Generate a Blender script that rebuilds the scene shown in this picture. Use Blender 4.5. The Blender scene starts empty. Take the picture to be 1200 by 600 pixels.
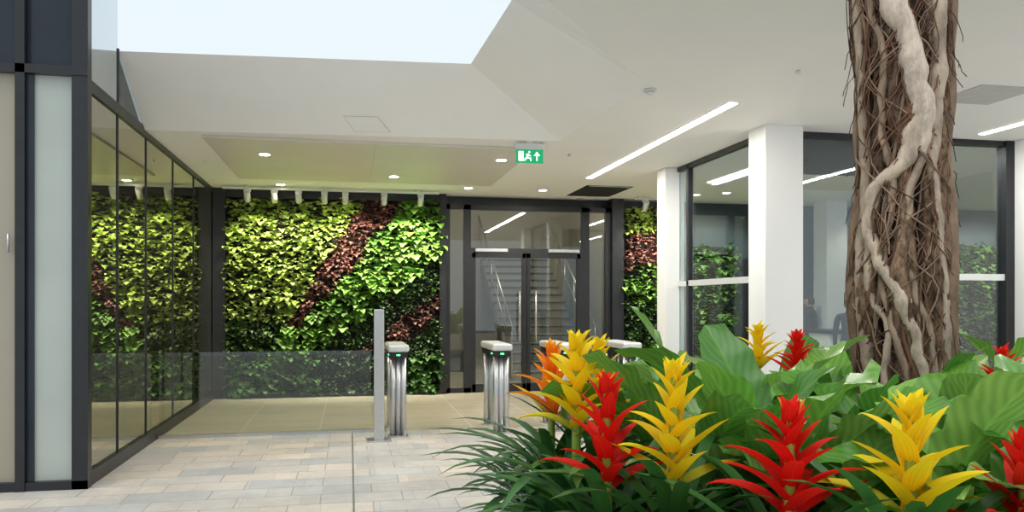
import bpy, bmesh, math, random
from mathutils import Vector, Matrix, noise
random.seed(7)
R=random.random
def U(a,b): return a+(b-a)*R()
scene=bpy.context.scene
scene.view_settings.view_transform='Standard'
scene.view_settings.look='None'
scene.view_settings.exposure=.16

# ---------------------------------------------------------------- materials
def newmat(name):
    m=bpy.data.materials.new(name); m.use_nodes=True
    nt=m.node_tree; b=nt.nodes['Principled BSDF']
    return m,nt,b
def pmat(name,col,rough=.5,metal=0,noise_amt=.06,nscale=8,bump=0,emit=None,estr=0,spec=.5):
    m,nt,b=newmat(name)
    b.inputs['Roughness'].default_value=rough; b.inputs['Metallic'].default_value=metal
    b.inputs['Specular IOR Level'].default_value=spec
    tc=nt.nodes.new('ShaderNodeTexCoord'); n=nt.nodes.new('ShaderNodeTexNoise')
    n.inputs['Scale'].default_value=nscale; n.inputs['Detail'].default_value=4
    nt.links.new(tc.outputs['Object'],n.inputs['Vector'])
    r=nt.nodes.new('ShaderNodeValToRGB')
    c=col
    r.color_ramp.elements[0].position=.3; r.color_ramp.elements[1].position=.7
    r.color_ramp.elements[0].color=(c[0]*(1-noise_amt),c[1]*(1-noise_amt),c[2]*(1-noise_amt),1)
    r.color_ramp.elements[1].color=(min(1,c[0]*(1+noise_amt)),min(1,c[1]*(1+noise_amt)),min(1,c[2]*(1+noise_amt)),1)
    nt.links.new(n.outputs['Fac'],r.inputs['Fac']); nt.links.new(r.outputs['Color'],b.inputs['Base Color'])
    if bump:
        bp=nt.nodes.new('ShaderNodeBump'); bp.inputs['Strength'].default_value=bump; bp.inputs['Distance'].default_value=.02
        nt.links.new(n.outputs['Fac'],bp.inputs['Height']); nt.links.new(bp.outputs['Normal'],b.inputs['Normal'])
    if emit:
        b.inputs['Emission Color'].default_value=(*emit,1); b.inputs['Emission Strength'].default_value=estr
    return m
def fresnel(nt):
    # Fresnel that stays correct on the exit face of a thin pane
    f=nt.nodes.new('ShaderNodeFresnel'); g=nt.nodes.new('ShaderNodeNewGeometry')
    mr=nt.nodes.new('ShaderNodeMapRange'); mr.inputs['To Min'].default_value=1.5; mr.inputs['To Max'].default_value=1/1.5
    nt.links.new(g.outputs['Backfacing'],mr.inputs['Value']); nt.links.new(mr.outputs[0],f.inputs[0]); return f
def panemat(name,first,fcol,gcol,base,k=1.0,rough=.01):
    m=bpy.data.materials.new(name); m.use_nodes=True; nt=m.node_tree; nt.nodes.clear()
    o=nt.nodes.new('ShaderNodeOutputMaterial'); mx=nt.nodes.new('ShaderNodeMixShader')
    t=nt.nodes.new(first); t.inputs[0].default_value=(*fcol,1)
    g=nt.nodes.new('ShaderNodeBsdfGlossy'); g.inputs['Roughness'].default_value=rough; g.inputs[0].default_value=(*gcol,1)
    f=fresnel(nt)
    ma=nt.nodes.new('ShaderNodeMath'); ma.operation='MULTIPLY_ADD'; ma.inputs[1].default_value=k; ma.inputs[2].default_value=base; ma.use_clamp=True
    nt.links.new(f.outputs[0],ma.inputs[0]); nt.links.new(ma.outputs[0],mx.inputs[0])
    nt.links.new(t.outputs[0],mx.inputs[1]); nt.links.new(g.outputs[0],mx.inputs[2]); nt.links.new(mx.outputs[0],o.inputs[0])
    return m
def glassmat(name,tint,base): return panemat(name,'ShaderNodeBsdfTransparent',tint,(1,1,1),base)
def mirrorglass(name,dcol,gcol,base): return panemat(name,'ShaderNodeBsdfDiffuse',dcol,gcol,base,rough=.015)
def brickmat(name,c1,c2,mort,w,h,msize,rough,rnd=.12,off=.5,second=None):
    m,nt,b=newmat(name)
    tc=nt.nodes.new('ShaderNodeTexCoord')
    def mk(w,off,c1,c2,mort):
        br=nt.nodes.new('ShaderNodeTexBrick')
        br.inputs['Scale'].default_value=1; br.inputs['Brick Width'].default_value=w; br.inputs['Row Height'].default_value=h
        br.inputs['Mortar Size'].default_value=msize; br.inputs['Mortar Smooth'].default_value=.1
        br.inputs['Color1'].default_value=(*c1,1); br.inputs['Color2'].default_value=(*c2,1); br.inputs['Mortar'].default_value=(*mort,1)
        br.offset=off
        nt.links.new(tc.outputs['Object'],br.inputs['Vector']); return br
    br=mk(w,off,c1,c2,mort)
    n=nt.nodes.new('ShaderNodeTexNoise'); n.inputs['Scale'].default_value=9; n.inputs['Detail'].default_value=8; n.inputs['Roughness'].default_value=.7
    nt.links.new(tc.outputs['Object'],n.inputs['Vector'])
    n2=nt.nodes.new('ShaderNodeTexNoise'); n2.inputs['Scale'].default_value=1.3
    nt.links.new(tc.outputs['Object'],n2.inputs['Vector'])
    ad=nt.nodes.new('ShaderNodeMath'); ad.operation='ADD'; nt.links.new(n.outputs['Fac'],ad.inputs[0]); nt.links.new(n2.outputs['Fac'],ad.inputs[1])
    mr=nt.nodes.new('ShaderNodeMapRange'); mr.inputs['From Min'].default_value=.6; mr.inputs['From Max'].default_value=1.4
    mr.inputs['To Min'].default_value=1-rnd; mr.inputs['To Max'].default_value=1+rnd
    nt.links.new(ad.outputs[0],mr.inputs['Value'])
    mx=nt.nodes.new('ShaderNodeVectorMath'); mx.operation='SCALE'
    src=br.outputs['Color']
    if second:
        b2=mk(second,.63,(1.0,.98,.96),(.80,.81,.83),(.80,.79,.78))
        mu=nt.nodes.new('ShaderNodeVectorMath'); mu.operation='MULTIPLY'
        nt.links.new(src,mu.inputs[0]); nt.links.new(b2.outputs['Color'],mu.inputs[1]); src=mu.outputs[0]
    nt.links.new(src,mx.inputs[0]); nt.links.new(mr.outputs[0],mx.inputs['Scale'])
    nt.links.new(mx.outputs[0],b.inputs['Base Color'])
    b.inputs['Roughness'].default_value=rough
    bp=nt.nodes.new('ShaderNodeBump'); bp.inputs['Strength'].default_value=.15; bp.inputs['Distance'].default_value=.004; bp.invert=True
    nt.links.new(br.outputs['Fac'],bp.inputs['Height']); nt.links.new(bp.outputs['Normal'],b.inputs['Normal'])
    return m
def leafmat(name,rough=.38,vein=.25,trans=0.15,veins=14,spec=.5):
    m,nt,b=newmat(name)
    b.inputs['Specular IOR Level'].default_value=spec
    a=nt.nodes.new('ShaderNodeAttribute'); a.attribute_name='Col'
    uv=nt.nodes.new('ShaderNodeUVMap'); uv.uv_map='UVMap'
    sp=nt.nodes.new('ShaderNodeSeparateXYZ'); nt.links.new(uv.outputs[0],sp.inputs[0])
    s=nt.nodes.new('ShaderNodeMath'); s.operation='SUBTRACT'; s.inputs[1].default_value=.5; nt.links.new(sp.outputs[0],s.inputs[0])
    ab=nt.nodes.new('ShaderNodeMath'); ab.operation='ABSOLUTE'; nt.links.new(s.outputs[0],ab.inputs[0])
    mr=nt.nodes.new('ShaderNodeMapRange'); mr.inputs['From Min'].default_value=.015; mr.inputs['From Max'].default_value=.05
    mr.inputs['To Min'].default_value=1; mr.inputs['To Max'].default_value=0; nt.links.new(ab.outputs[0],mr.inputs['Value'])
    ml=nt.nodes.new('ShaderNodeMath'); ml.operation='MULTIPLY_ADD'; ml.inputs[1].default_value=veins; nt.links.new(sp.outputs[1],ml.inputs[0])
    m3=nt.nodes.new('ShaderNodeMath'); m3.operation='MULTIPLY'; m3.inputs[1].default_value=-6; nt.links.new(ab.outputs[0],m3.inputs[0]); nt.links.new(m3.outputs[0],ml.inputs[2])
    m4=nt.nodes.new('ShaderNodeMath'); m4.operation='MULTIPLY'; m4.inputs[1].default_value=6.283; nt.links.new(ml.outputs[0],m4.inputs[0])
    sn=nt.nodes.new('ShaderNodeMath'); sn.operation='SINE'; nt.links.new(m4.outputs[0],sn.inputs[0])
    mr2=nt.nodes.new('ShaderNodeMapRange'); mr2.inputs['From Min'].default_value=-1; mr2.inputs['From Max'].default_value=1
    mr2.inputs['To Min'].default_value=1-vein*.5; mr2.inputs['To Max'].default_value=1+vein*.4; nt.links.new(sn.outputs[0],mr2.inputs['Value'])
    sc=nt.nodes.new('ShaderNodeVectorMath'); sc.operation='SCALE'; nt.links.new(a.outputs['Color'],sc.inputs[0]); nt.links.new(mr2.outputs[0],sc.inputs['Scale'])
    mixc=nt.nodes.new('ShaderNodeMix'); mixc.data_type='RGBA'; mixc.blend_type='MIX'
    mv=nt.nodes.new('ShaderNodeMath'); mv.operation='MULTIPLY'; mv.inputs[1].default_value=min(1,vein*2); nt.links.new(mr.outputs[0],mv.inputs[0])
    nt.links.new(mv.outputs[0],mixc.inputs['Factor']); nt.links.new(sc.outputs[0],mixc.inputs['A'])
    br=nt.nodes.new('ShaderNodeVectorMath'); br.operation='MULTIPLY_ADD'; br.inputs[1].default_value=(1.3,1.3,1.2); br.inputs[2].default_value=(.03,.05,.01)
    nt.links.new(a.outputs['Color'],br.inputs[0]); nt.links.new(br.outputs[0],mixc.inputs['B'])
    nt.links.new(mixc.outputs['Result'],b.inputs['Base Color'])
    b.inputs['Roughness'].default_value=rough
    o=nt.nodes['Material Output']
    if trans>0:
        tl=nt.nodes.new('ShaderNodeBsdfTranslucent'); nt.links.new(mixc.outputs['Result'],tl.inputs[0])
        ms=nt.nodes.new('ShaderNodeMixShader'); ms.inputs[0].default_value=trans
        nt.links.new(b.outputs[0],ms.inputs[1]); nt.links.new(tl.outputs[0],ms.inputs[2]); nt.links.new(ms.outputs[0],o.inputs[0])
    return m

M={}
M['white']=pmat('white_plaster',(.84,.84,.83),.7,noise_amt=.012,nscale=3)
M['ceil']=pmat('ceiling_plaster',(.83,.825,.81),.6,noise_amt=.012,nscale=2)
M['raft']=pmat('metal_ceiling_panel',(.66,.63,.57),.4,noise_amt=.02,nscale=2)
M['black']=pmat('black_frame',(.012,.013,.016),.35,noise_amt=.2)
M['dark']=pmat('dark_panel',(.045,.05,.055),.5,noise_amt=.15,nscale=2)
M['shopwall']=pmat('shop_wall',(.07,.09,.105),.6,noise_amt=.15,nscale=1)
M['darkblue']=pmat('dark_upper_glass',(.022,.03,.04),.12,noise_amt=.2,nscale=2,spec=.3)
M['frost']=pmat('frosted_glass',(.44,.48,.44),.3,noise_amt=.08,nscale=1.2)
M['frost2']=pmat('frosted_glass_warm',(.36,.32,.25),.3,noise_amt=.06,nscale=1.2)
M['steel']=pmat('brushed_steel',(.55,.55,.55),.32,metal=.85,noise_amt=.06,nscale=30)
M['steelw']=pmat('satin_top',(.68,.69,.69),.3,metal=.2,noise_amt=.03)
M['lobby']=pmat('lobby_wall',(.40,.37,.31),.7,noise_amt=.04)
M['floor']=brickmat('stone_paving',(.69,.61,.53),(.50,.51,.51),(.36,.34,.31),.62,.30,.005,.42,rnd=.2,off=.37,second=.43)
M['floor2']=brickmat('polished_tiles',(.52,.47,.36),(.48,.44,.34),(.64,.58,.47),.9,.45,.008,.22,rnd=.05,off=0)
M['glass']=glassmat('clear_glass',(.80,.83,.81),.03)
M['glassR']=glassmat('shop_glass',(.78,.84,.85),.035)
M['rail']=glassmat('barrier_glass',(.90,.93,.90),.0)
M['mirror']=mirrorglass('tinted_glass_wall',(.05,.05,.038),(.90,.88,.76),.40)
M['mirrorup']=mirrorglass('upper_glass_wall',(.10,.12,.12),(.92,.97,1.0),.55)
M['mirror2']=mirrorglass('tinted_glass_dark',(.03,.035,.035),(.7,.75,.75),.12)
M['leaf']=leafmat('wall_foliage',.45,.1,.1,3)
M['fern']=leafmat('fern_leaf',.26,.28,.25,16)
M['strap']=leafmat('strap_leaf',.35,.1,.12,1)
M['bract']=leafmat('bract',.5,.1,.35,1,spec=.25)
M['soil']=pmat('soil',(.035,.022,.014),.95,noise_amt=.5,nscale=30,bump=1)
M['planter']=pmat('planter_stone',(.55,.53,.5),.5,noise_amt=.05)
M['lamp']=pmat('lamp_diffuser',(1,1,1),.5,emit=(1,.97,.9),estr=9)
M['down']=pmat('downlight_lens',(1,1,1),.5,emit=(1,.92,.75),estr=12)
M['green']=pmat('exit_green',(.0,.28,.1),.4,emit=(.0,.45,.18),estr=.5,noise_amt=.02)
M['signw']=pmat('exit_white',(.9,.9,.9),.4,emit=(1,1,1),estr=.7,noise_amt=.01)
M['led']=pmat('led_green',(.1,.6,.2),.4,emit=(.1,1,.3),estr=3)
M['cloth']=pmat('dark_clothing',(.012,.013,.018),.8)
M['skin']=pmat('skin',(.35,.2,.14),.5)
M['hair']=pmat('hair',(.012,.01,.008),.6)
M['hole']=pmat('ceiling_void',(.012,.012,.012),.9)
M['panelgrey']=pmat('ceiling_grille',(.5,.5,.49),.6)
M['stair']=pmat('stair_stone',(.30,.29,.27),.6)

# ---------------------------------------------------------------- mesh helpers
def link(o,parent=None):
    scene.collection.objects.link(o)
    if parent: o.parent=parent
    return o
def empty(name,loc=(0,0,0)):
    e=bpy.data.objects.new(name,None); e.location=loc; link(e); return e
def mesh(name,V,F,mat,parent=None,smooth=False):
    me=bpy.data.meshes.new(name); me.from_pydata(V,[],F); me.update()
    o=bpy.data.objects.new(name,me); link(o,parent)
    mats=mat if isinstance(mat,list) else [mat]
    for mm in mats: me.materials.append(mm)
    if smooth:
        for p in me.polygons: p.use_smooth=True
    return o
def box(name,x0,x1,y0,y1,z0,z1,mat,parent=None,bev=0,seg=2):
    bm=bmesh.new(); bmesh.ops.create_cube(bm,size=1)
    cx,cy,cz=(x0+x1)/2,(y0+y1)/2,(z0+z1)/2
    for v in bm.verts: v.co=Vector((v.co.x*(x1-x0),v.co.y*(y1-y0),v.co.z*(z1-z0)))
    if bev: bmesh.ops.bevel(bm,geom=bm.edges[:],offset=bev,segments=seg,affect='EDGES',profile=.5)
    me=bpy.data.meshes.new(name); bm.to_mesh(me); bm.free(); me.materials.append(mat)
    o=bpy.data.objects.new(name,me); o.location=(cx,cy,cz); link(o)
    if parent:
        o.parent=parent; o.location=Vector((cx,cy,cz))-parent.location
    return o
def cyl(name,p0,p1,r,mat,parent=None,n=24,r2=None):
    p0=Vector(p0);p1=Vector(p1); d=p1-p0
    bm=bmesh.new(); bmesh.ops.create_cone(bm,cap_ends=True,segments=n,radius1=r,radius2=r if r2 is None else r2,depth=d.length)
    rot=d.to_track_quat('Z','Y').to_matrix().to_4x4()
    bmesh.ops.transform(bm,matrix=rot,verts=bm.verts)
    me=bpy.data.meshes.new(name); bm.to_mesh(me); bm.free(); me.materials.append(mat)
    for p in me.polygons: p.use_smooth=len(p.vertices)==4
    o=bpy.data.objects.new(name,me); o.location=(p0+p1)/2; link(o)
    if parent: o.parent=parent; o.location=(p0+p1)/2-parent.location
    return o
class Acc:
    def __init__(s): s.V=[];s.F=[];s.UV=[];s.C=[];s.MI=[]
    def ribbon(s,base,az,el,bend,L,W,n=7,m=3,fold=.2,ripple=0,rf=3,prof='lance',col=(.1,.3,.05),mi=0,bendpow=1.,tw=0,cv=.15,tipcol=None):
        i0=len(s.V); p=Vector(base); ca,sa=math.cos(az),math.sin(az)
        side=Vector((-sa,ca,0)); ph=R()*6.28
        k=1+(R()-.5)*2*cv; colr=(col[0]*k,col[1]*k,col[2]*k*(1+.3*(R()-.5)))
        for i in range(n+1):
            t=i/n; e=el-bend*(t**bendpow)
            tan=Vector((ca*math.cos(e),sa*math.cos(e),math.sin(e)))
            nor=tan.cross(side); nor.normalize(); nor=-nor if nor.z<0 and abs(e)<1.5 else nor
            sd=side
            if tw:
                q=Matrix.Rotation(tw*t,3,tan); sd=q@side; nor=q@nor
            if prof=='lance': w=W*(math.sin(math.pi*min(1,(t*.82+.12)))**.8) if t<1 else 0
            elif prof=='heart': w=W*[.45,1,.86,.5,0][min(4,int(round(t*4)))] if n==4 else W*math.sin(math.pi*(t*.8+.2))
            elif prof=='strap': w=W*(1-.25*t)*(1 if t<.75 else max(0,(1-t)/.25)**.7)
            elif prof=='fern': w=W*(.18+.82*min(1,t/.35)**.8)*(1 if t<.7 else max(0,1-((t-.7)/.3)**2)**.5)
            elif prof=='bract': w=W*(.75+.5*t if t<.4 else (.95)*max(0,(1-(t-.4)/.6))**.7)
            c=colr
            if tipcol: c=tuple(colr[q]*(1-t)+tipcol[q]*t for q in range(3))
            for j in range(m):
                sx=-1+2*j/(m-1)
                v=p+sd*(sx*w)+nor*(fold*abs(sx)*w+ripple*abs(sx)*math.sin(rf*6.283*t+ph+ (1.7 if sx>0 else 0))*(1 if 0<t<1 else 0))
                s.V.append(v); s.UV.append((j/(m-1),t)); s.C.append((*c,1))
            p=p+tan*(L/n)
        for i in range(n):
            for j in range(m-1):
                a=i0+i*m+j; s.F.append((a,a+1,a+m+1,a+m)); s.MI.append(mi)
    def tube(s,pts,rad,ns=8,col=(.3,.2,.1),mi=0):
        i0=len(s.V); N=len(pts)
        for i,p in enumerate(pts):
            p=Vector(p); a=Vector(pts[max(0,i-1)]); b=Vector(pts[min(N-1,i+1)]); t=(b-a).normalized()
            x=t.cross(Vector((.31,.95,.05))).normalized(); y=t.cross(x)
            for j in range(ns):
                an=6.2832*j/ns
                s.V.append(p+(x*math.cos(an)+y*math.sin(an))*rad[i]); s.UV.append((j/ns,i/N)); s.C.append((*col,1))
        for i in range(N-1):
            for j in range(ns):
                a=i0+i*ns+j; b=i0+i*ns+(j+1)%ns
                s.F.append((a,b,b+ns,a+ns)); s.MI.append(mi)
    def build(s,name,mats,smooth=True,parent=None):
        me=bpy.data.meshes.new(name); me.from_pydata(s.V,[],s.F); me.update()
        for mm in mats: me.materials.append(mm)
        me.polygons.foreach_set('material_index',s.MI)
        if smooth: me.polygons.foreach_set('use_smooth',[True]*len(s.F))
        ca=me.color_attributes.new('Col','FLOAT_COLOR','POINT')
        ca.data.foreach_set('color',[c for q in s.C for c in q])
        uv=me.uv_layers.new(name='UVMap')
        li=[0]*len(me.loops); me.loops.foreach_get('vertex_index',li)
        uv.data.foreach_set('uv',[c for i in li for c in s.UV[i]])
        o=bpy.data.objects.new(name,me); link(o,parent); return o

# ---------------------------------------------------------------- room shell
CZ=3.3
fl=box('floor',-7,14,-5,9.42,-.1,0,M['floor'])
fl2=box('floor',-2.1,14,9.42,20,-.1,0,M['floor2'])
cv=[(-2.1,8.88,CZ),(2.27,8.56,CZ),(2.38,6.18,CZ),(1.14,4.59,CZ),(.5,3.75,CZ),(14,3.75,CZ),(14,13.4,CZ),(-2.1,13.4,CZ)]
hi=[(-2.1,7.98,3.84),(1.16,7.72,3.84),(1.226,6.03,3.84),(.6,5.0,3.84),(-.1,3.75,3.84)]
cm=mesh('ceiling',cv,[tuple(range(8))[::-1]],M['ceil'])
sm=mesh('ceiling_soffit',cv[:5]+hi,[(0,1,6,5),(1,2,7,6),(2,3,8,7),(3,4,9,8)],M['white'])
mesh('trim_fascia',[(.5,3.75,CZ),(14,3.75,CZ),(14,3.75,4.2),(.5,3.75,4.2)],[(0,1,2,3)],M['white'])
rf=empty('ceiling_raft',(0,10.5,CZ))
box('raft_panel',-1.55,2.1,9.0,11.9,CZ-.03,CZ-.001,M['raft'],rf,bev=.004)
box('joint',.28,.286,9.0,11.9,CZ-.0315,CZ-.029,M['panelgrey'],rf)
WB=13.4
box('wall_back',-2.3,1.5,WB,WB+.15,0,CZ,M['dark'])
box('wall_back',4.5,14,WB,WB+.15,0,CZ,M['shopwall'])
box('wall_back',1.5,4.5,WB,WB+.15,3.14,CZ,M['black'])
box('wall_right',14,14.15,3.75,WB+.15,0,CZ,M['shopwall'])
box('wall_right',8.6,8.75,3.75,7.6,0,CZ,M['white'])
box('wall_lobby',1.3,1.4,WB+.15,19,0,5,M['lobby'])
box('wall_lobby',5.3,5.4,WB+.15,19,0,5,M['lobby'])
box('wall_lobby',1.3,5.4,19,19.1,0,5,M['lobby'])
box('ceiling_lobby',1.3,5.4,WB+.15,19.1,5,5.1,M['white'])
box('wall_lobby',1.3,5.4,WB+.16,WB+.25,3.3,5,M['lobby'])

# ---------------------------------------------------------------- left glazed box
gw=empty('window_1',(-2.1,7,0))
ys=[7.0,7.95,9.0,10.3,11.6,13.3]
for i in range(5):
    box('glass_%d'%i,-2.13,-2.11,ys[i]+.006,ys[i+1]-.006,.12,3.24,M['mirror'],gw)
box('glass_upper_a',-2.13,-2.11,7.06,7.96,3.34,5.2,M['mirrorup'],gw)
box('glass_upper_b',-2.13,-2.11,7.99,8.9,3.34,3.84,M['mirror2'],gw)
for y in ys[1:-1]: box('mullion',-2.125,-2.1,y-.008,y+.008,.1,3.3,M['black'],gw)
box('mullion_up',-2.13,-2.1,7.96,7.99,3.3,3.86,M['black'],gw)
box('bottom_rail',-2.15,-2.08,7,13.4,0,.12,M['black'],gw)
box('top_rail',-2.15,-2.09,7,13.4,3.24,3.34,M['black'],gw)
box('corner_post',-2.19,-2.07,6.97,7.07,0,5.2,M['black'],gw)
box('backing',-2.3,-2.2,7.2,13.4,0,3.3,M['dark'],gw)
gf=empty('window_2',(-3,7,0))
box('base_rail',-6,-2.07,6.97,7.07,0,.07,M['black'],gf)
box('transom',-6,-2.07,6.96,7.07,3.33,3.4,M['black'],gf)
box('frosted_panel',-2.49,-2.19,7.03,7.05,.07,3.33,M['frost'],gf)
box('mullion_a',-2.6,-2.53,6.96,7.07,0,5.2,M['black'],gf)
box('mullion_b',-2.53,-2.48,7.0,7.07,0,3.4,M['darkblue'],gf)
box('frosted_panel_2',-3.6,-2.6,7.03,7.05,.07,3.33,M['frost2'],gf)
box('upper_panel',-2.53,-2.19,7.03,7.05,3.4,5.2,M['darkblue'],gf)
box('upper_panel_2',-6,-2.6,7.03,7.05,3.4,5.2,M['darkblue'],gf)
box('mullion_c',-3.7,-3.6,6.96,7.07,0,5.2,M['black'],gf)
box('frosted_panel_3',-6,-3.7,7.03,7.05,.07,3.33,M['frost2'],gf)
cyl('pull',(-2.655,6.98,1.9),(-2.655,6.98,2.05),.01,M['steel'],gf)

# ---------------------------------------------------------------- living walls
LG=(.31,.42,.085); MG=(.15,.31,.05); DG=(.045,.10,.028); PU=(.20,.085,.068); BG=(.09,.22,.04)
def zone_main(s,t):
    w=noise.noise(Vector((s*7,t*7,0)))*.05
    t2=t+w
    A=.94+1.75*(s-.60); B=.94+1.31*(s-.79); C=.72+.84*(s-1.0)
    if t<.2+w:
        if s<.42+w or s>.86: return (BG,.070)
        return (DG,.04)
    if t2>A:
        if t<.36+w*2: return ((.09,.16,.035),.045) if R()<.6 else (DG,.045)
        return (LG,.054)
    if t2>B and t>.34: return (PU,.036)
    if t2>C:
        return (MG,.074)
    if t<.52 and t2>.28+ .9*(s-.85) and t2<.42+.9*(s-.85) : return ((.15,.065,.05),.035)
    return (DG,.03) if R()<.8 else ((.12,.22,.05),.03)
def zone_side(s,t):
    w=noise.noise(Vector((s*3+9,t*7,0)))*.03
    t+=w
    if t>.86: return (LG,.05)
    if t>.62+.12*s: return (PU,.035)
    if t>.45: return (MG,.055)
    if t>.25: return (DG,.04)
    return (BG,.06)
def zone_plain(s,t):
    return (MG,.055) if noise.noise(Vector((s*4,t*5,3)))>-.1 else (BG,.05)
def livingwall(name,x0,x1,y,z0,z1,zone,dens):
    a=Acc(); area=(x1-x0)*(z1-z0); n=int(area*dens)
    for i in range(n):
        x=U(x0,x1); z=U(z0,z1); tt=(z-z0)/(z1-z0); col,sz=zone((x-x0)/(x1-x0),tt)
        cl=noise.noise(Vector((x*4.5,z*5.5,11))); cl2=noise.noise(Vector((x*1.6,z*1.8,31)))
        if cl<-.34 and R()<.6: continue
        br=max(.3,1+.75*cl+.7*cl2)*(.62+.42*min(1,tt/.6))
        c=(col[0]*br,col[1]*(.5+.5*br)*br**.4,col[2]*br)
        reps=1 if sz>.045 else 2
        for q in range(reps):
            bulge=.12*cl
            b=(x+U(-.03,.03),min(y,y-U(.0,.08)-.04-bulge),z+U(-.03,.03))
            s2=sz*U(.7,1.3)
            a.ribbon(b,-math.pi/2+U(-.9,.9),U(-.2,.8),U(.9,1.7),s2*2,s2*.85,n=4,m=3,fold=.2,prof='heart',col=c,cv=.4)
    e=empty(name,((x0+x1)/2,y,z0))
    o=a.build('foliage',[M['leaf']],parent=e); o.location=-e.location
    box('backing_panel',x0,x1,y+.01,y+.1,z0,z1,M['hole'],e)
    return e
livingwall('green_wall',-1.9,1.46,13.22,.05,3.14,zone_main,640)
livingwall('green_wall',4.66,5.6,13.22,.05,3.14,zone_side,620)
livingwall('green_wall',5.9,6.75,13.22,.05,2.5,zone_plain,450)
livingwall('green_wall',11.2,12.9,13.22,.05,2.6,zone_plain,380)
box('trim_1',-2.1,-1.91,13.1,13.38,0,3.3,M['black'])
box('trim_2',-1.9,1.46,13.1,13.38,3.16,3.3,M['black'])
box('trim_3',1.45,1.56,13.1,13.38,0,3.3,M['black'])
box('trim_4',4.43,4.64,13.1,13.38,0,3.3,M['black'])
box('baseboard_back',-1.9,1.46,13.12,13.2,0,.06,M['black'])

# ---------------------------------------------------------------- entrance doors
dr=empty('door_1',(2.95,13.2,0))
def dbox(n,*a): return box(n,*a,parent=dr)
y0,y1=13.17,13.25
for n,a,b,z0,z1 in [('jamb_l',1.56,1.63,0,3.14),('mull_l',1.86,1.98,0,3.14),('mull_r',3.90,4.04,0,3.14),('jamb_r',4.33,4.43,0,3.14),
    ('head',1.56,4.43,3.06,3.14),('transom',1.98,3.9,2.34,2.42),('sill_l',1.56,1.98,0,.08),('sill_r',3.9,4.43,0,.08),
    ('stile1',1.98,2.06,0,2.34),('stile2',2.86,2.92,0,2.34),('stile3',2.94,3.0,0,2.34),('stile4',3.82,3.9,0,2.34),
    ('botrail1',2.0,2.92,0.01,.14),('botrail2',2.94,3.88,0.01,.14),('toprail1',2.0,2.92,2.26,2.34),('toprail2',2.94,3.88,2.26,2.34)]:
    dbox(n,a,b,y0,y1,z0,z1,M['black'])
for n,a,b,z0,z1 in [('glass1',1.63,1.86,.08,3.06),('glass2',1.98,3.9,2.42,3.06),('glass3',4.04,4.33,.08,3.06),('glass4',2.06,2.86,.14,2.26),('glass5',3.0,3.82,.14,2.26)]:
    dbox(n,a,b,13.205,13.215,z0,z1,M['glass'])
for x in (2.80,3.08): cyl('handle',(x,13.1,.85),(x,13.1,1.7),.014,M['steel'],dr)
dbox('closer1',2.05,2.6,13.12,13.17,2.36,2.41,M['steel']); dbox('closer2',3.3,3.85,13.12,13.17,2.36,2.41,M['steel'])
st=empty('staircase',(3.9,15,0))
for i in range(16):
    box('step_%d'%i,3.1,4.7,15.0+i*.27,15.0+i*.27+.30,max(0,i*.17-.1),i*.17+.17,M['stair'],st)
    box('nosing_%d'%i,3.1,4.7,14.985+i*.27,15.0+i*.27,i*.17+.13,i*.17+.17,M['dark'],st)
for x in (3.05,4.72):
    cyl('rail',(x,14.9,1.0),(x,19,3.6),.022,M['steel'],st)
    cyl('rail_low',(x,14.9,.6),(x,19,3.2),.012,M['steel'],st)
    for i in range(6): cyl('baluster',(x,15+i*.75,i*.47),(x,15+i*.75,1.03+i*.475),.014,M['steel'],st)
box('lobby_bench',1.7,2.5,17.2,17.9,.0,.45,M['dark'],bev=.03)

# ---------------------------------------------------------------- white columns
def column(x0,x1,y0,y1):
    e=empty('column',((x0+x1)/2,(y0+y1)/2,0))
    box('shaft',x0,x1,y0,y1,0.08,CZ,M['white'],e,bev=.006)
    box('plinth',x0-.01,x1+.01,y0-.01,y1+.01,0,.08,M['steel'],e)
column(4.1,4.37,9.95,10.24)
column(4.1,4.52,7.35,7.7)
column(7.24,7.8,7.4,7.75)
w3=empty('window_3',(4.3,8.8,0))
box('glass',4.30,4.315,7.7,9.95,.05,3.26,M['glassR'],w3)
box('transom',4.27,4.34,7.7,9.95,1.72,1.79,M['steelw'],w3)
box('head',4.27,4.34,7.7,9.95,3.24,3.3,M['black'],w3)
box('post',4.27,4.34,9.6,9.66,0,3.3,M['black'],w3)
box('sill',4.27,4.34,7.7,9.95,0,.06,M['black'],w3)
box('post_a',4.27,4.34,7.7,7.76,0,3.3,M['black'],w3)
w4=empty('window_4',(5.9,7.6,0))
box('glass',4.52,7.24,7.62,7.635,.05,3.26,M['glassR'],w4)
box('header_panel',4.52,5.5,7.66,7.7,2.87,3.28,M['dark'],w4)
box('head',4.52,7.24,7.58,7.68,3.24,3.3,M['black'],w4)
box('post_r',7.13,7.24,7.56,7.7,0,3.3,M['black'],w4)
box('post_l',4.52,4.56,7.58,7.68,0,3.3,M['black'],w4)
box('post_m',6.1,6.16,7.58,7.68,0,3.3,M['black'],w4)
box('transom',6.16,7.13,7.58,7.68,1.75,1.82,M['steelw'],w4)
box('sill',4.52,7.24,7.58,7.68,0,.06,M['black'],w4)
rc=empty('reception_counter',(8.3,11.8,0))
box('body',7.6,9.6,11.6,12.2,0,1.0,M['white'],rc,bev=.01); box('top',7.55,9.65,11.5,12.25,1.0,1.06,M['black'],rc,bev=.01)
box('interior_column',8.2,8.6,12.6,13.0,0,3.3,M['white'])
dsn=empty('door_2',(7.3,13.3,0))
box('leaf',7.0,8.0,13.34,13.38,0,2.3,M['black'],dsn); box('glazing',7.12,7.88,13.33,13.34,.2,2.2,M['darkblue'],dsn); cyl('handle',(7.15,13.3,.9),(7.15,13.3,1.3),.012,M['steel'],dsn)
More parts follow.
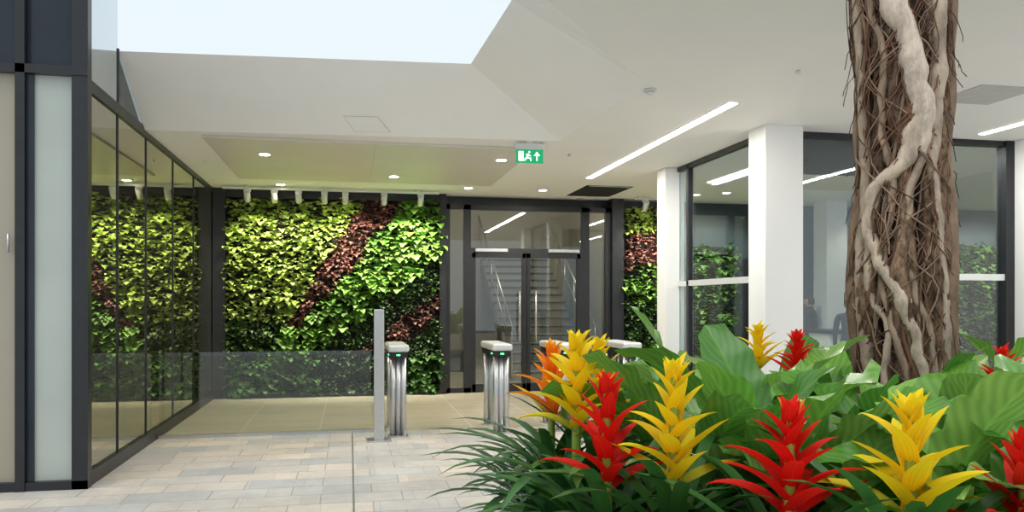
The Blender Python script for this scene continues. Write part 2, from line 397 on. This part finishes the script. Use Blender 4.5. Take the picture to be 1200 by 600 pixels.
box('wall_banner',8.7,10.3,13.36,13.39,2.3,2.9,M['frost'])

# ---------------------------------------------------------------- ceiling fittings
def downlight(x,y,power=60,z=CZ):
    e=empty('downlight',(x,y,z))
    for nm,r,d,dz,mt in (('ring',.085,.012,-.006,'steelw'),('lens',.062,.004,-.014,'down')):
        bm=bmesh.new(); bmesh.ops.create_cone(bm,cap_ends=True,segments=24,radius1=r,radius2=r,depth=d)
        me=bpy.data.meshes.new(nm); bm.to_mesh(me); bm.free(); me.materials.append(M[mt]); o=bpy.data.objects.new(nm,me); link(o,e); o.location=(0,0,dz)
    l=bpy.data.lights.new('lamp','SPOT'); l.energy=power; l.color=(1,.88,.70); l.spot_size=2.3; l.spot_blend=.6; l.shadow_soft_size=.06
    lo=bpy.data.objects.new('lamp',l); link(lo,e); lo.location=(0,0,-.04)
for x,y,z in [(-.99,9.83,CZ-.03),(1.83,9.65,CZ-.03),(-1.03,12.5,CZ),(1.81,12.3,CZ),(.6,11.2,CZ-.03),(3.0,12.3,CZ)]:
    downlight(x,y,75,z)
for x,y in [(6,9.5),(6,12),(9,9.5),(9,12),(11.8,11.8)]: downlight(x,y,40)
def linear(x,ya,yb,w=.08,power=60):
    e=empty('linear_light',(x,(ya+yb)/2,CZ))
    box('trim',x-w/2-.01,x+w/2+.01,ya-.01,yb+.01,CZ-.006,CZ+.01,M['steelw'],e)
    box('diffuser',x-w/2,x+w/2,ya,yb,CZ-.012,CZ-.006,M['lamp'],e)
    l=bpy.data.lights.new('lamp','AREA'); l.shape='RECTANGLE'; l.size=w; l.size_y=yb-ya; l.energy=power; l.color=(1,.97,.9)
    lo=bpy.data.objects.new('lamp',l); link(lo,e); lo.location=(0,0,-.02)
linear(3.37,6.6,11.0,power=80)
linear(6.58,3.9,7.3,power=55)
linear(5.4,8.6,11.2,power=22)
linear(6.58,8.0,10.3,power=22)
l=bpy.data.lights.new('lobby_lamp','AREA'); l.size=1.6; l.energy=85; l.color=(1,.92,.8)
lo=bpy.data.objects.new('lobby_lamp',l); lo.location=(3.2,15.8,4.9); link(lo)
def track(x0,x1,xs,power):
    tr=empty('spotlight_track',((x0+x1)/2,12.75,3.25))
    box('track',x0,x1,12.73,12.77,3.24,3.27,M['steelw'],tr)
    for k in (.1,.5,.9):
        x=x0+(x1-x0)*k; box('clip',x-.02,x+.02,12.74,12.76,3.27,3.3,M['steelw'],tr)
    for x in xs:
        cyl('stem',(x,12.75,3.15),(x,12.75,3.25),.014,M['steelw'],tr)
        cyl('head',(x,12.69,3.20),(x,12.81,3.07),.047,M['steelw'],tr)
        cyl('lens',(x,12.81,3.07),(x,12.813,3.066),.038,M['down'],tr)
        box('driver',x-.05,x+.05,12.72,12.78,3.2,3.24,M['steelw'],tr)
        l=bpy.data.lights.new('spot','SPOT'); l.energy=power*U(.5,1.5); l.color=(1,.95,.78); l.spot_size=1.6; l.spot_blend=.9; l.shadow_soft_size=.04
        lo=bpy.data.objects.new('spot',l); link(lo,tr); lo.location=Vector((x,12.55,3.05))-tr.location
        d=Vector((U(-.15,.15),.66,U(-1.5,-1.0))); lo.rotation_euler=d.to_track_quat('-Z','Y').to_euler()
track(-1.9,1.4,(-1.54,-1.14,-.78,-.39,-.07,.53,1.107),115)
track(4.7,5.6,(4.9,5.35),75)
for x,y in ((6.3,12.3),(12,12.3)):  # added spots without fixtures, to brighten the green panels inside the shop
    l=bpy.data.lights.new('panel_fill_spot','SPOT'); l.energy=140; l.color=(1,.95,.8); l.spot_size=2; l.spot_blend=.8
    lo=bpy.data.objects.new('panel_fill_spot',l); link(lo); lo.location=(x,y,3.1); lo.rotation_euler=Vector((0,.9,-1.2)).to_track_quat('-Z','Y').to_euler()
cvd=empty('ceiling_opening',(4,12.2,CZ))
box('void_dark_slab',3.55,4.3,11.7,12.9,CZ-.004,CZ+.2,M['hole'],cvd)  # solid dark box, no hole cut; its black is the opening's shade painted in
box('hanging_tile',3.6,4.25,11.72,11.76,CZ-.01,CZ+.0,M['steelw'],cvd)
sd=empty('smoke_detector',(2.48,6.35,CZ))
cyl('base',(2.48,6.35,CZ-.02),(2.48,6.35,CZ),.055,M['steelw'],sd); cyl('sensor',(2.48,6.35,CZ-.045),(2.48,6.35,CZ-.02),.025,M['steelw'],sd,r2=.04)
for x,y in ((3.4,5.6),(-1.8,10.7),(2.6,9.3)):
    cyl('sprinkler_head',(x,y,CZ-.03),(x,y,CZ),.018,M['steelw'])
box('ceiling_grille',5.1,5.65,5.65,6.2,CZ-.01,CZ,M['panelgrey'])
def bil(a,b):
    p0,p1,p2,p3=map(Vector,(cv[0],cv[1],hi[1],hi[0]))
    return (p0*(1-a)+p1*a)*(1-b)+(p3*(1-a)+p2*a)*b
nrm=(bil(1,0)-bil(0,0)).cross(bil(0,1)-bil(0,0)).normalized()
if nrm.z>0: nrm=-nrm
def onf(a0,a1,b0,b1,off,name,mat,parent=None):
    q=[bil(a0,b0),bil(a1,b0),bil(a1,b1),bil(a0,b1)]
    V=[p+nrm*off for p in q]+[p for p in q]
    return mesh(name,V,[(0,1,2,3),(0,1,5,4),(1,2,6,5),(2,3,7,6),(3,0,4,7)],mat,parent)
ap=empty('access_panel',(0,0,0))
onf(.50,.588,.06,.28,.004,'frame',M['panelgrey'],ap); onf(.502,.586,.066,.274,.007,'door',M['white'],ap)
ex=empty('exit_sign',(1.97,8.68,3.15))
box('housing',1.80,2.14,8.67,8.73,3.215,3.28,M['steelw'],ex,bev=.006)
box('mount',1.93,2.0,8.68,8.72,3.28,3.3,M['steelw'],ex)
box('panel',1.815,2.125,8.69,8.705,3.065,3.215,M['green'],ex)
def flat(name,pts,mat,parent,y):
    o=mesh(name,[(x-parent.location.x,y-parent.location.y,z-parent.location.z) for x,z in pts],[tuple(range(len(pts)))],mat,parent)
yy=8.686
flat('door_icon',[(1.84,3.085),(1.90,3.085),(1.90,3.195),(1.84,3.195)],M['signw'],ex,yy)
flat('man_body',[(1.925,3.12),(1.945,3.115),(1.965,3.165),(1.945,3.172)],M['signw'],ex,yy)
flat('man_leg1',[(1.925,3.13),(1.945,3.12),(1.915,3.085),(1.90,3.095)],M['signw'],ex,yy-.001)
flat('man_leg2',[(1.935,3.135),(1.945,3.115),(1.975,3.11),(1.975,3.085),(1.988,3.085),(1.988,3.122)],M['signw'],ex,yy-.001)
flat('man_arm',[(1.925,3.165),(1.985,3.15),(1.985,3.138),(1.925,3.153)],M['signw'],ex,yy-.001)
flat('man_head',[(1.965+.012*math.cos(a*.785),3.187+.012*math.sin(a*.785)) for a in range(8)],M['signw'],ex,yy)
flat('arrow_shaft',[(2.045,3.09),(2.06,3.09),(2.06,3.16),(2.045,3.16)],M['signw'],ex,yy)
flat('arrow_head',[(2.015,3.145),(2.0525,3.195),(2.09,3.145),(2.07,3.145),(2.0525,3.17),(2.035,3.145)],M['signw'],ex,yy)

# ---------------------------------------------------------------- turnstiles
def gate(xl,yf=8.95,w=.22,L=.85):
    e=empty('turnstile',(xl+w/2,yf+L/2,0))
    box('head',xl-.01,xl+w+.01,yf-.01,yf+L,.95,1.03,M['steelw'],e,bev=.03,seg=4)
    box('neck',xl+.01,xl+w-.01,yf+.015,yf+L-.02,.89,.95,M['black'],e)
    box('led',xl+w/2-.02,xl+w/2+.02,yf+.008,yf+.016,.91,.925,M['led'],e)
    box('led_side',xl+.004,xl+.012,yf+.1,yf+.16,.91,.925,M['led'],e)
    for yy in (yf+.09,yf+L-.09):
        for xx in (xl+.05,xl+w/2,xl+w-.05):
            cyl('tube',(xx,yy,0.0),(xx,yy,.89),.034,M['steel'],e)
    box('side_panel',xl+w/2-.02,xl+w/2+.02,yf+.1,yf+L-.1,.12,.88,M['rail'],e)
    box('foot',xl,xl+w,yf+.02,yf+.17,0,.012,M['steel'],e)
    box('foot_b',xl,xl+w,yf+L-.17,yf+L-.02,0,.012,M['steel'],e)
gate(.42); gate(1.6); gate(2.35); gate(3.17)
po=empty('reader_post',(.33,8.8,0))
box('post',.255,.365,8.76,8.84,0.012,1.43,M['steel'],po,bev=.008); box('base_plate',.18,.44,8.68,8.92,0,.014,M['steel'],po,bev=.003)
br=empty('glass_barrier',(-.9,9.4,0))
box('glass',-2.07,.42,9.395,9.41,.03,.95,M['rail'],br); box('floor_rail',-2.07,.42,9.38,9.425,0,.03,M['steel'],br)
box('drain_channel',.02,.035,2,9.36,0,.002,M['steel'])

# ---------------------------------------------------------------- people inside the shop
def person(x,y,h,face,name='person'):
    e=empty(name,(x,y,0)); e.rotation_euler=(0,0,face); k=h/1.72
    P={'pel':(0,0,.95),'spine':(0,.0,1.15),'chest':(0,.01,1.33),'neck':(0,0,1.48),'hb':(0,-.01,1.54),
       'shl':(-.18,0,1.42),'ell':(-.23,.03,1.14),'wrl':(-.20,-.1,.92),'shr':(.18,0,1.42),'elr':(.23,.03,1.14),'wrr':(.22,-.06,.88),
       'hil':(-.09,0,.9),'knl':(-.1,-.03,.5),'anl':(-.1,.02,.09),'tol':(-.11,-.16,.04),'hir':(.09,0,.9),'knr':(.11,.02,.5),'anr':(.12,.06,.09),'tor':(.14,-.12,.04)}
    rad={'pel':.135,'spine':.12,'chest':.14,'neck':.055,'hb':.055,'shl':.06,'ell':.045,'wrl':.03,'shr':.06,'elr':.045,'wrr':.03,'hil':.09,'knl':.06,'anl':.045,'tol':.035,'hir':.09,'knr':.06,'anr':.045,'tor':.035}
    E=[('pel','spine'),('spine','chest'),('chest','neck'),('neck','hb'),('chest','shl'),('shl','ell'),('ell','wrl'),('chest','shr'),('shr','elr'),('elr','wrr'),('pel','hil'),('hil','knl'),('knl','anl'),('anl','tol'),('pel','hir'),('hir','knr'),('knr','anr'),('anr','tor')]
    ks=list(P); me=bpy.data.meshes.new('body'); me.from_pydata([Vector(P[a])*k for a in ks],[(ks.index(a),ks.index(b)) for a,b in E],[])
    o=bpy.data.objects.new('body',me); link(o,e); me.materials.append(M['cloth'])
    md=o.modifiers.new('skin','SKIN')
    for i,a in enumerate(ks):
        sv=me.skin_vertices[0].data[i]; sv.radius=(rad[a]*k,rad[a]*k*(.75 if a in('pel','spine','chest') else 1)); sv.use_root=(a=='pel')
    sb=o.modifiers.new('sub','SUBSURF'); sb.levels=2; sb.render_levels=2
    bm=bmesh.new(); bmesh.ops.create_uvsphere(bm,u_segments=20,v_segments=14,radius=.1)
    for v in bm.verts:
        c=v.co; c.z*=1.15; c.x*=.78; c.y*=.95
        if c.z<-.03: c.x*=.85
        if c.y<-.08 and abs(c.x)<.02 and -.03<c.z<.02: c.y-=.02
    me=bpy.data.meshes.new('head'); bm.to_mesh(me); bm.free(); me.materials.append(M['skin']); me.materials.append(M['hair'])
    for p in me.polygons:
        p.use_smooth=True; c=p.center; p.material_index=1 if (c.z>.05 or c.y>.01 and c.z>-.05) else 0
    ho=bpy.data.objects.new('head',me); link(ho,e); ho.location=(0,-.02,1.615*k)
    for sx,w in ((-1,'wrl'),(1,'wrr')):
        a=Acc(); b=Vector(P[w])*k
        a.tube([b,b+Vector((0,-.01,-.05)),b+Vector((0,-.015,-.09))],[.022,.034,.03],8,(.5,.3,.22))
        for f in range(4):
            q=b+Vector((-.022+.015*f,-.015,-.085)); ln=[.06,.07,.065,.05][f]
            a.tube([q,q+Vector((0,-.01,-ln*.6)),q+Vector((0,-.025,-ln))],[.008,.0075,.005],6,(.5,.3,.22))
        q=b+Vector((-sx*.03,-.02,-.04)); a.tube([q,q+Vector((-sx*.015,-.02,-.03)),q+Vector((-sx*.01,-.03,-.055))],[.01,.009,.006],6,(.5,.3,.22))
        a.build('hand',[M['skin']],parent=e)
person(7.55,11.9-.9,1.58,2.7); person(7.98,12.75,1.62,-2.4)

# ---------------------------------------------------------------- planter, soil
cx,cy,rx,ry=2.5,3.0,1.9,1.75
pl=empty('planter',(cx,cy,0)); N=72
V=[];F=[]
prof=[(1.0,0),(1.0,.62),(.995,.65),(.96,.65),(.955,.64),(.955,.5)]
for (k,z) in prof:
    for i in range(N):
        a=6.28318*i/N; V.append((rx*k*math.cos(a),ry*k*math.sin(a),z))
for r in range(len(prof)-1):
    for i in range(N):
        F.append((r*N+i,r*N+(i+1)%N,(r+1)*N+(i+1)%N,(r+1)*N+i))
o=mesh('wall',V,F,M['planter'],pl,True)
V=[(0,0,.62)]+[(rx*.96*math.cos(6.28318*i/N),ry*.96*math.sin(6.28318*i/N),.6) for i in range(N)]
mesh('soil',V,[(0,1+i,1+(i+1)%N) for i in range(N)],M['soil'],pl)
SZ=.61
# ---------------------------------------------------------------- tree
TX,TY=2.46,3.17
tree=empty('fig_tree',(0,0,0))
core=Acc()
def trad(z): return .168+.045*max(0,(1.3-z))/.7+.010*math.sin(z*5)+.015*max(0,z-2.4)
def tcen(z): return Vector((TX-.045*(z-1.2)/1.7+.012*math.sin(z*3.1),TY,z))
nz,ns=260,90
for i in range(nz+1):
    z=.55+(4.4-.55)*i/nz; c=tcen(z); r=trad(z)
    for j in range(ns):
        a=6.28318*j/ns; d=Vector((math.cos(a),math.sin(a),0))
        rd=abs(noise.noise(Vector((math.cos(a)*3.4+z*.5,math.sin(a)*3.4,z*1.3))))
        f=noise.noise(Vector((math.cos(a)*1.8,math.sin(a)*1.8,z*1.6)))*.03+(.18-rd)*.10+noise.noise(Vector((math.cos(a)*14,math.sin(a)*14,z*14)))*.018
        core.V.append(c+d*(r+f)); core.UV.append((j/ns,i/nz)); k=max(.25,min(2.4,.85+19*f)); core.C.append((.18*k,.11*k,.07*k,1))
for i in range(nz):
    for j in range(ns):
        a=i*ns+j;b=i*ns+(j+1)%ns; core.F.append((a,b,b+ns,a+ns)); core.MI.append(0)
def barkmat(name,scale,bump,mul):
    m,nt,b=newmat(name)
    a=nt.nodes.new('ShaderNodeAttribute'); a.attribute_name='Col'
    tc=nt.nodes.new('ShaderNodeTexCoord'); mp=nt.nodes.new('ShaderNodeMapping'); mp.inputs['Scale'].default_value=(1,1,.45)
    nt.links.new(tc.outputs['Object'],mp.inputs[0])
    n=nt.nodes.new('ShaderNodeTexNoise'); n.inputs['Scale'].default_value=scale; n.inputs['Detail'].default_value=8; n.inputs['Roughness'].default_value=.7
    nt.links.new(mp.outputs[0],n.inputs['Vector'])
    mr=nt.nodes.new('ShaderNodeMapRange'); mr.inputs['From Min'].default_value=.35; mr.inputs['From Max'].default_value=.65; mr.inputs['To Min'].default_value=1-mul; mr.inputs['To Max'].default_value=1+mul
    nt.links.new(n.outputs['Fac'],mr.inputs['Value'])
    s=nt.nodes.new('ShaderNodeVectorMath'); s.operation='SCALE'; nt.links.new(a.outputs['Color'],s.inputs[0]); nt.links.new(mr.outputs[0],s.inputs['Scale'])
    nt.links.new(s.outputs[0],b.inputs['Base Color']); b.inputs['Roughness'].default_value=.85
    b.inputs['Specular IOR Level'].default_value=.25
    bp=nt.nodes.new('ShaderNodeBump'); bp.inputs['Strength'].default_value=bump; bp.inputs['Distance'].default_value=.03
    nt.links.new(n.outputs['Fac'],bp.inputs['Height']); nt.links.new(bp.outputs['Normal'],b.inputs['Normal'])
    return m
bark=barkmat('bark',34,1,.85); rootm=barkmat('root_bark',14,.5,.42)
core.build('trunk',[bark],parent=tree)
rt=Acc()
fa=math.atan2(-TY,-TX)
PALE=(.56,.45,.37); MID=(.23,.15,.10); DK=(.08,.045,.03); RD=(.17,.08,.05)
def root(th0,z0,z1,turn,r0,r1,col,wob=.5,off=.0):
    n=max(8,int(abs(z1-z0)*22)); pts=[];rad=[];sd=R()*100
    for i in range(n+1):
        t=i/n; z=z0+(z1-z0)*t
        th=th0+turn*t+wob*noise.noise(Vector((z*1.7,sd,0)))+wob*.35*noise.noise(Vector((z*5,sd,4)))
        r=trad(z)+off+.012*noise.noise(Vector((z*3,sd,7)))
        rr=r0+(r1-r0)*t; rr*=1+.3*noise.noise(Vector((z*4,sd,2)))
        p=tcen(z)+Vector((math.cos(th),math.sin(th),0))*(r+rr*.3)
        pts.append(p); rad.append(max(.002,rr))
    rt.tube(pts,rad,10 if r0>.015 else 6,col)
def wroot(W,col,off=.01,j=.06):
    pts=[];rad=[];n=14;sd=R()*50
    for i in range(len(W)-1):
        for k in range(n+(1 if i==len(W)-2 else 0)):
            t=k/n; s=t*t*(3-2*t); z=W[i][0]*(1-t)+W[i+1][0]*t; th=fa+W[i][1]*(1-s)+W[i+1][1]*s+j*noise.noise(Vector((z*6,sd,0)))+.07*noise.noise(Vector((z*15,sd,3)))
            rr=(W[i][2]*(1-t)+W[i+1][2]*t)*(1+.3*noise.noise(Vector((z*7,sd,2)))+.2*noise.noise(Vector((z*19,sd,9))))
            pts.append(tcen(z)+Vector((math.cos(th),math.sin(th),0))*(trad(z)+off)); rad.append(rr)
    rt.tube(pts,rad,14,col)
wroot([(4.3,-.4,.05),(2.88,-.17,.052),(2.55,.25,.050),(2.33,.5,.052),(2.18,.55,.03),(2.1,.5,.01)],PALE,.0)
wroot([(2.6,.1,.02),(2.33,.42,.034),(2.14,.15,.036),(1.98,-.7,.034),(1.85,-.85,.030),(1.71,-.55,.028),(1.52,0,.030),(1.33,.3,.024),(1.1,.5,.028),(.6,.4,.035)],(.50,.39,.30),.006)
wroot([(2.4,.55,.025),(2.2,.6,.022),(1.95,.2,.018),(1.75,.0,.016),(1.55,.35,.015),(1.3,.7,.018),(1.0,.8,.025),(.6,.8,.03)],(.36,.27,.2),.006)
wroot([(4.3,1.0,.04),(2.8,.9,.040),(2.4,.95,.036),(2.1,.85,.024),(1.7,1.0,.026),(1.3,1.1,.03),(.6,1.2,.04)],(.40,.31,.24),.0)
wroot([(4.3,-1.3,.04),(2.8,-1.1,.026),(2.3,-1.25,.026),(1.95,-1.05,.028),(1.5,-1.15,.03),(1.1,-.9,.034),(.6,-.8,.045)],(.37,.28,.21),.0)
wroot([(1.9,-.8,.024),(1.6,-.75,.018),(1.35,-.35,.015),(1.1,-.5,.018),(.6,-.4,.025)],(.45,.34,.26),.008)
wroot([(2.9,-.7,.016),(2.6,-.4,.016),(2.3,-.5,.016),(2.0,-.2,.014),(1.6,-.4,.013),(1.2,0,.016),(.6,.1,.025)],(.30,.21,.15),.006)
for th,tu in ((2.6,.4),(1.9,-.5),(-2.2,.6)): root(fa+th,4.3,.55,tu,.035,.045,MID,.5)
for i in range(26):
    z1=U(.55,2.2); z0=min(4.3,z1+U(.4,1.8)); r=U(.004,.010)
    root(U(0,6.28),z0,z1,U(-1.5,1.5),r,r*U(.6,1.3),random.choice([MID,MID,DK,RD,(.34,.25,.18)]),.6,U(0,.012))
for i in range(240):
    z1=U(.55,3); z0=z1+U(.15,1.0); r=U(.0012,.0038)
    root(fa+U(-2,2),z0,z1,U(-2.4,2.4),r,r,random.choice([MID,DK,RD,RD,(.3,.2,.14)]),1.5,U(.0,.03))
for i in range(40):
    z=U(.9,2.9); th=fa+random.choice([-1,1])*U(1.0,1.8); c=tcen(z); r=trad(z)
    d=Vector((math.cos(th),math.sin(th),0)); p=[c+d*(r+.01)]
    for q in range(6): p.append(p[-1]+d*U(0,.015)+Vector((0,0,-U(.02,.05)))+Vector((U(-1,1),U(-1,1),0))*.01)
    rt.tube(p,[.002]*7,5,DK)
rt.build('roots',[rootm],parent=tree)
# ---------------------------------------------------------------- foliage in planter
def bromeliad(x,y,ztop,kind,sc=1,H=.28,nl=22):
    a=Acc()
    YE=((1.0,.64,.01),(1.0,.78,.02)); RE=((.78,.008,.008),(.88,.025,.012)); OR=((.95,.10,.01),(1.0,.42,.02))
    c=dict(y=YE,r=RE,o=OR)[kind]
    lb=max(SZ,min(SZ+.1,ztop-H-.30))
    for i in range(nl):
        t=i/nl
        a.ribbon((x,y,lb+.06*t),i*2.4+U(-.2,.2),U(.75,1.35),U(.9,1.7),U(.42,.58)*sc,U(.019,.027)*sc,n=8,m=3,fold=.35,prof='strap',col=(.045,.15,.03),mi=0,cv=.35)
    a.tube([(x,y,SZ-.02),(x,y,ztop-.07)],[.016*sc,.012*sc],8,(.25,.35,.05),0)
    nb=22
    for i in range(nb):
        t=i/(nb-1)
        z=ztop-.075*sc-H*.86*(1-t)
        L=(.22-.13*t**.9)*sc*U(.88,1.14)
        el=.62+.62*t**1.2+U(-.14,.14)
        col=(.45,.5,.05) if (t<.08 and kind!='r') else c[0]
        a.ribbon((x,y,z),i*2.4+U(-.25,.25),el,U(.1,1.1)*(1-.55*t)+.1,L,.029*sc*(1-.3*t),n=8,m=3,fold=.5,prof='bract',col=col,mi=1,cv=.16,tipcol=c[1],bendpow=1.5,tw=U(-.3,.3))
    for i in range(8):
        a.ribbon((x,y,ztop-.085*sc),i*2.4,1.2+U(-.2,.15),.15,.085*sc,.017*sc,n=6,m=3,fold=.5,prof='bract',col=c[1],mi=1,cv=.1,tipcol=((1,.5,.02) if kind=='r' and i<2 else c[1]))
    e=empty('bromeliad',(x,y,SZ)); o=a.build('plant',[M['strap'],M['bract']],parent=e); o.location=-e.location
brs=[(.807,2.795,1.41,'y',1.2,.36),(.78,3.05,1.36,'o',1.05,.3),(.93,2.9,1.38,'y',1.0,.3),(.79,2.39,1.29,'r',1.15,.36),(.957,2.254,1.345,'y',1.2,.38),
 (1.135,1.91,1.26,'r',1.15,.30),(1.38,1.76,1.29,'y',1.2,.32),(1.655,1.70,1.19,'r',1.05,.28),(1.98,3.27,1.38,'r',.85,.2),(2.76,2.95,1.32,'r',.8,.2),(1.91,3.49,1.41,'y',.85,.2),(2.73,2.75,1.31,'y',.8,.2)]
for b in brs: bromeliad(*b)
def fern(x,y,L,n,W=.085,z=SZ,col=(.18,.41,.06),el=(1.0,1.45)):
    a=Acc()
    for i in range(n):
        az=i*2.4+U(-.3,.3)
        a.ribbon((x+.03*math.cos(az),y+.03*math.sin(az),z),az,U(*el),U(.6,1.5),L*U(.8,1.12),W*U(.8,1.2),n=20,m=5,fold=.28,ripple=.018,rf=random.choice([5,6,7]),prof='fern',col=random.choice([col,(.28,.50,.11),(.11,.29,.04)]),cv=.2,bendpow=1.6,tw=U(-.6,.6))
    e=empty('birds_nest_fern',(x,y,SZ)); o=a.build('fronds',[M['fern']],parent=e); o.location=-e.location
for f in [(1.27,2.76,.86,11),(1.45,2.5,.86,11,.095),(1.72,2.15,.76,12,.1),(2.1,2.4,.85,11,.095),(1.85,2.75,.84,10),(1.5,3.1,.88,10),(2.05,1.85,.80,12,.115),(2.6,2.35,.84,10),(3.0,2.8,.85,9),(2.2,3.75,.85,9),(3.0,3.5,.8,9),(1.35,3.5,.7,9),(1.4,2.08,.64,9,.09),(1.78,1.93,.72,11,.105)]:
    fern(*f)
for i,(x,y) in enumerate([(.78,2.75),(.74,3.1),(.72,2.55),(.85,2.2),(1.0,1.95),(1.25,1.65),(.9,3.5),(1.55,1.55),(1.2,2.2),(1.5,1.95),(1.05,2.5),(1.9,1.6),(.95,3.1)]):
    a=Acc()
    for k in range(26):
        a.ribbon((x,y,SZ),k*2.4+U(-.3,.3),U(.7,1.35),U(1.0,1.9),U(.38,.58),U(.018,.028),n=9,m=3,fold=.3,prof='strap',col=random.choice([(.035,.12,.03),(.06,.18,.035),(.025,.08,.025)]),cv=.3)
    e=empty('border_foliage_plant',(x,y,SZ)); o=a.build('leaves',[M['strap']],parent=e); o.location=-e.location

# ---------------------------------------------------------------- world, daylight, camera
w=bpy.data.worlds.new('World'); scene.world=w; w.use_nodes=True
bg=w.node_tree.nodes['Background']; bg.inputs[0].default_value=(.84,.93,.98,1); bg.inputs[1].default_value=.91
sl=bpy.data.lights.new('daylight','SUN'); sl.energy=1.3; sl.angle=.9; sl.color=(1,.985,.96)
so=bpy.data.objects.new('daylight',sl); link(so); so.location=(0,0,8); so.rotation_euler=Vector((.25,.38,-1)).to_track_quat('-Z','Y').to_euler()
cam=bpy.data.cameras.new('camera'); co=bpy.data.objects.new('camera',cam); link(co)
co.location=(0,0,1.5); co.rotation_euler=(math.radians(90),0,math.radians(-11.5))
cam.sensor_width=36; cam.lens=28; cam.shift_y=55/1200
scene.camera=co
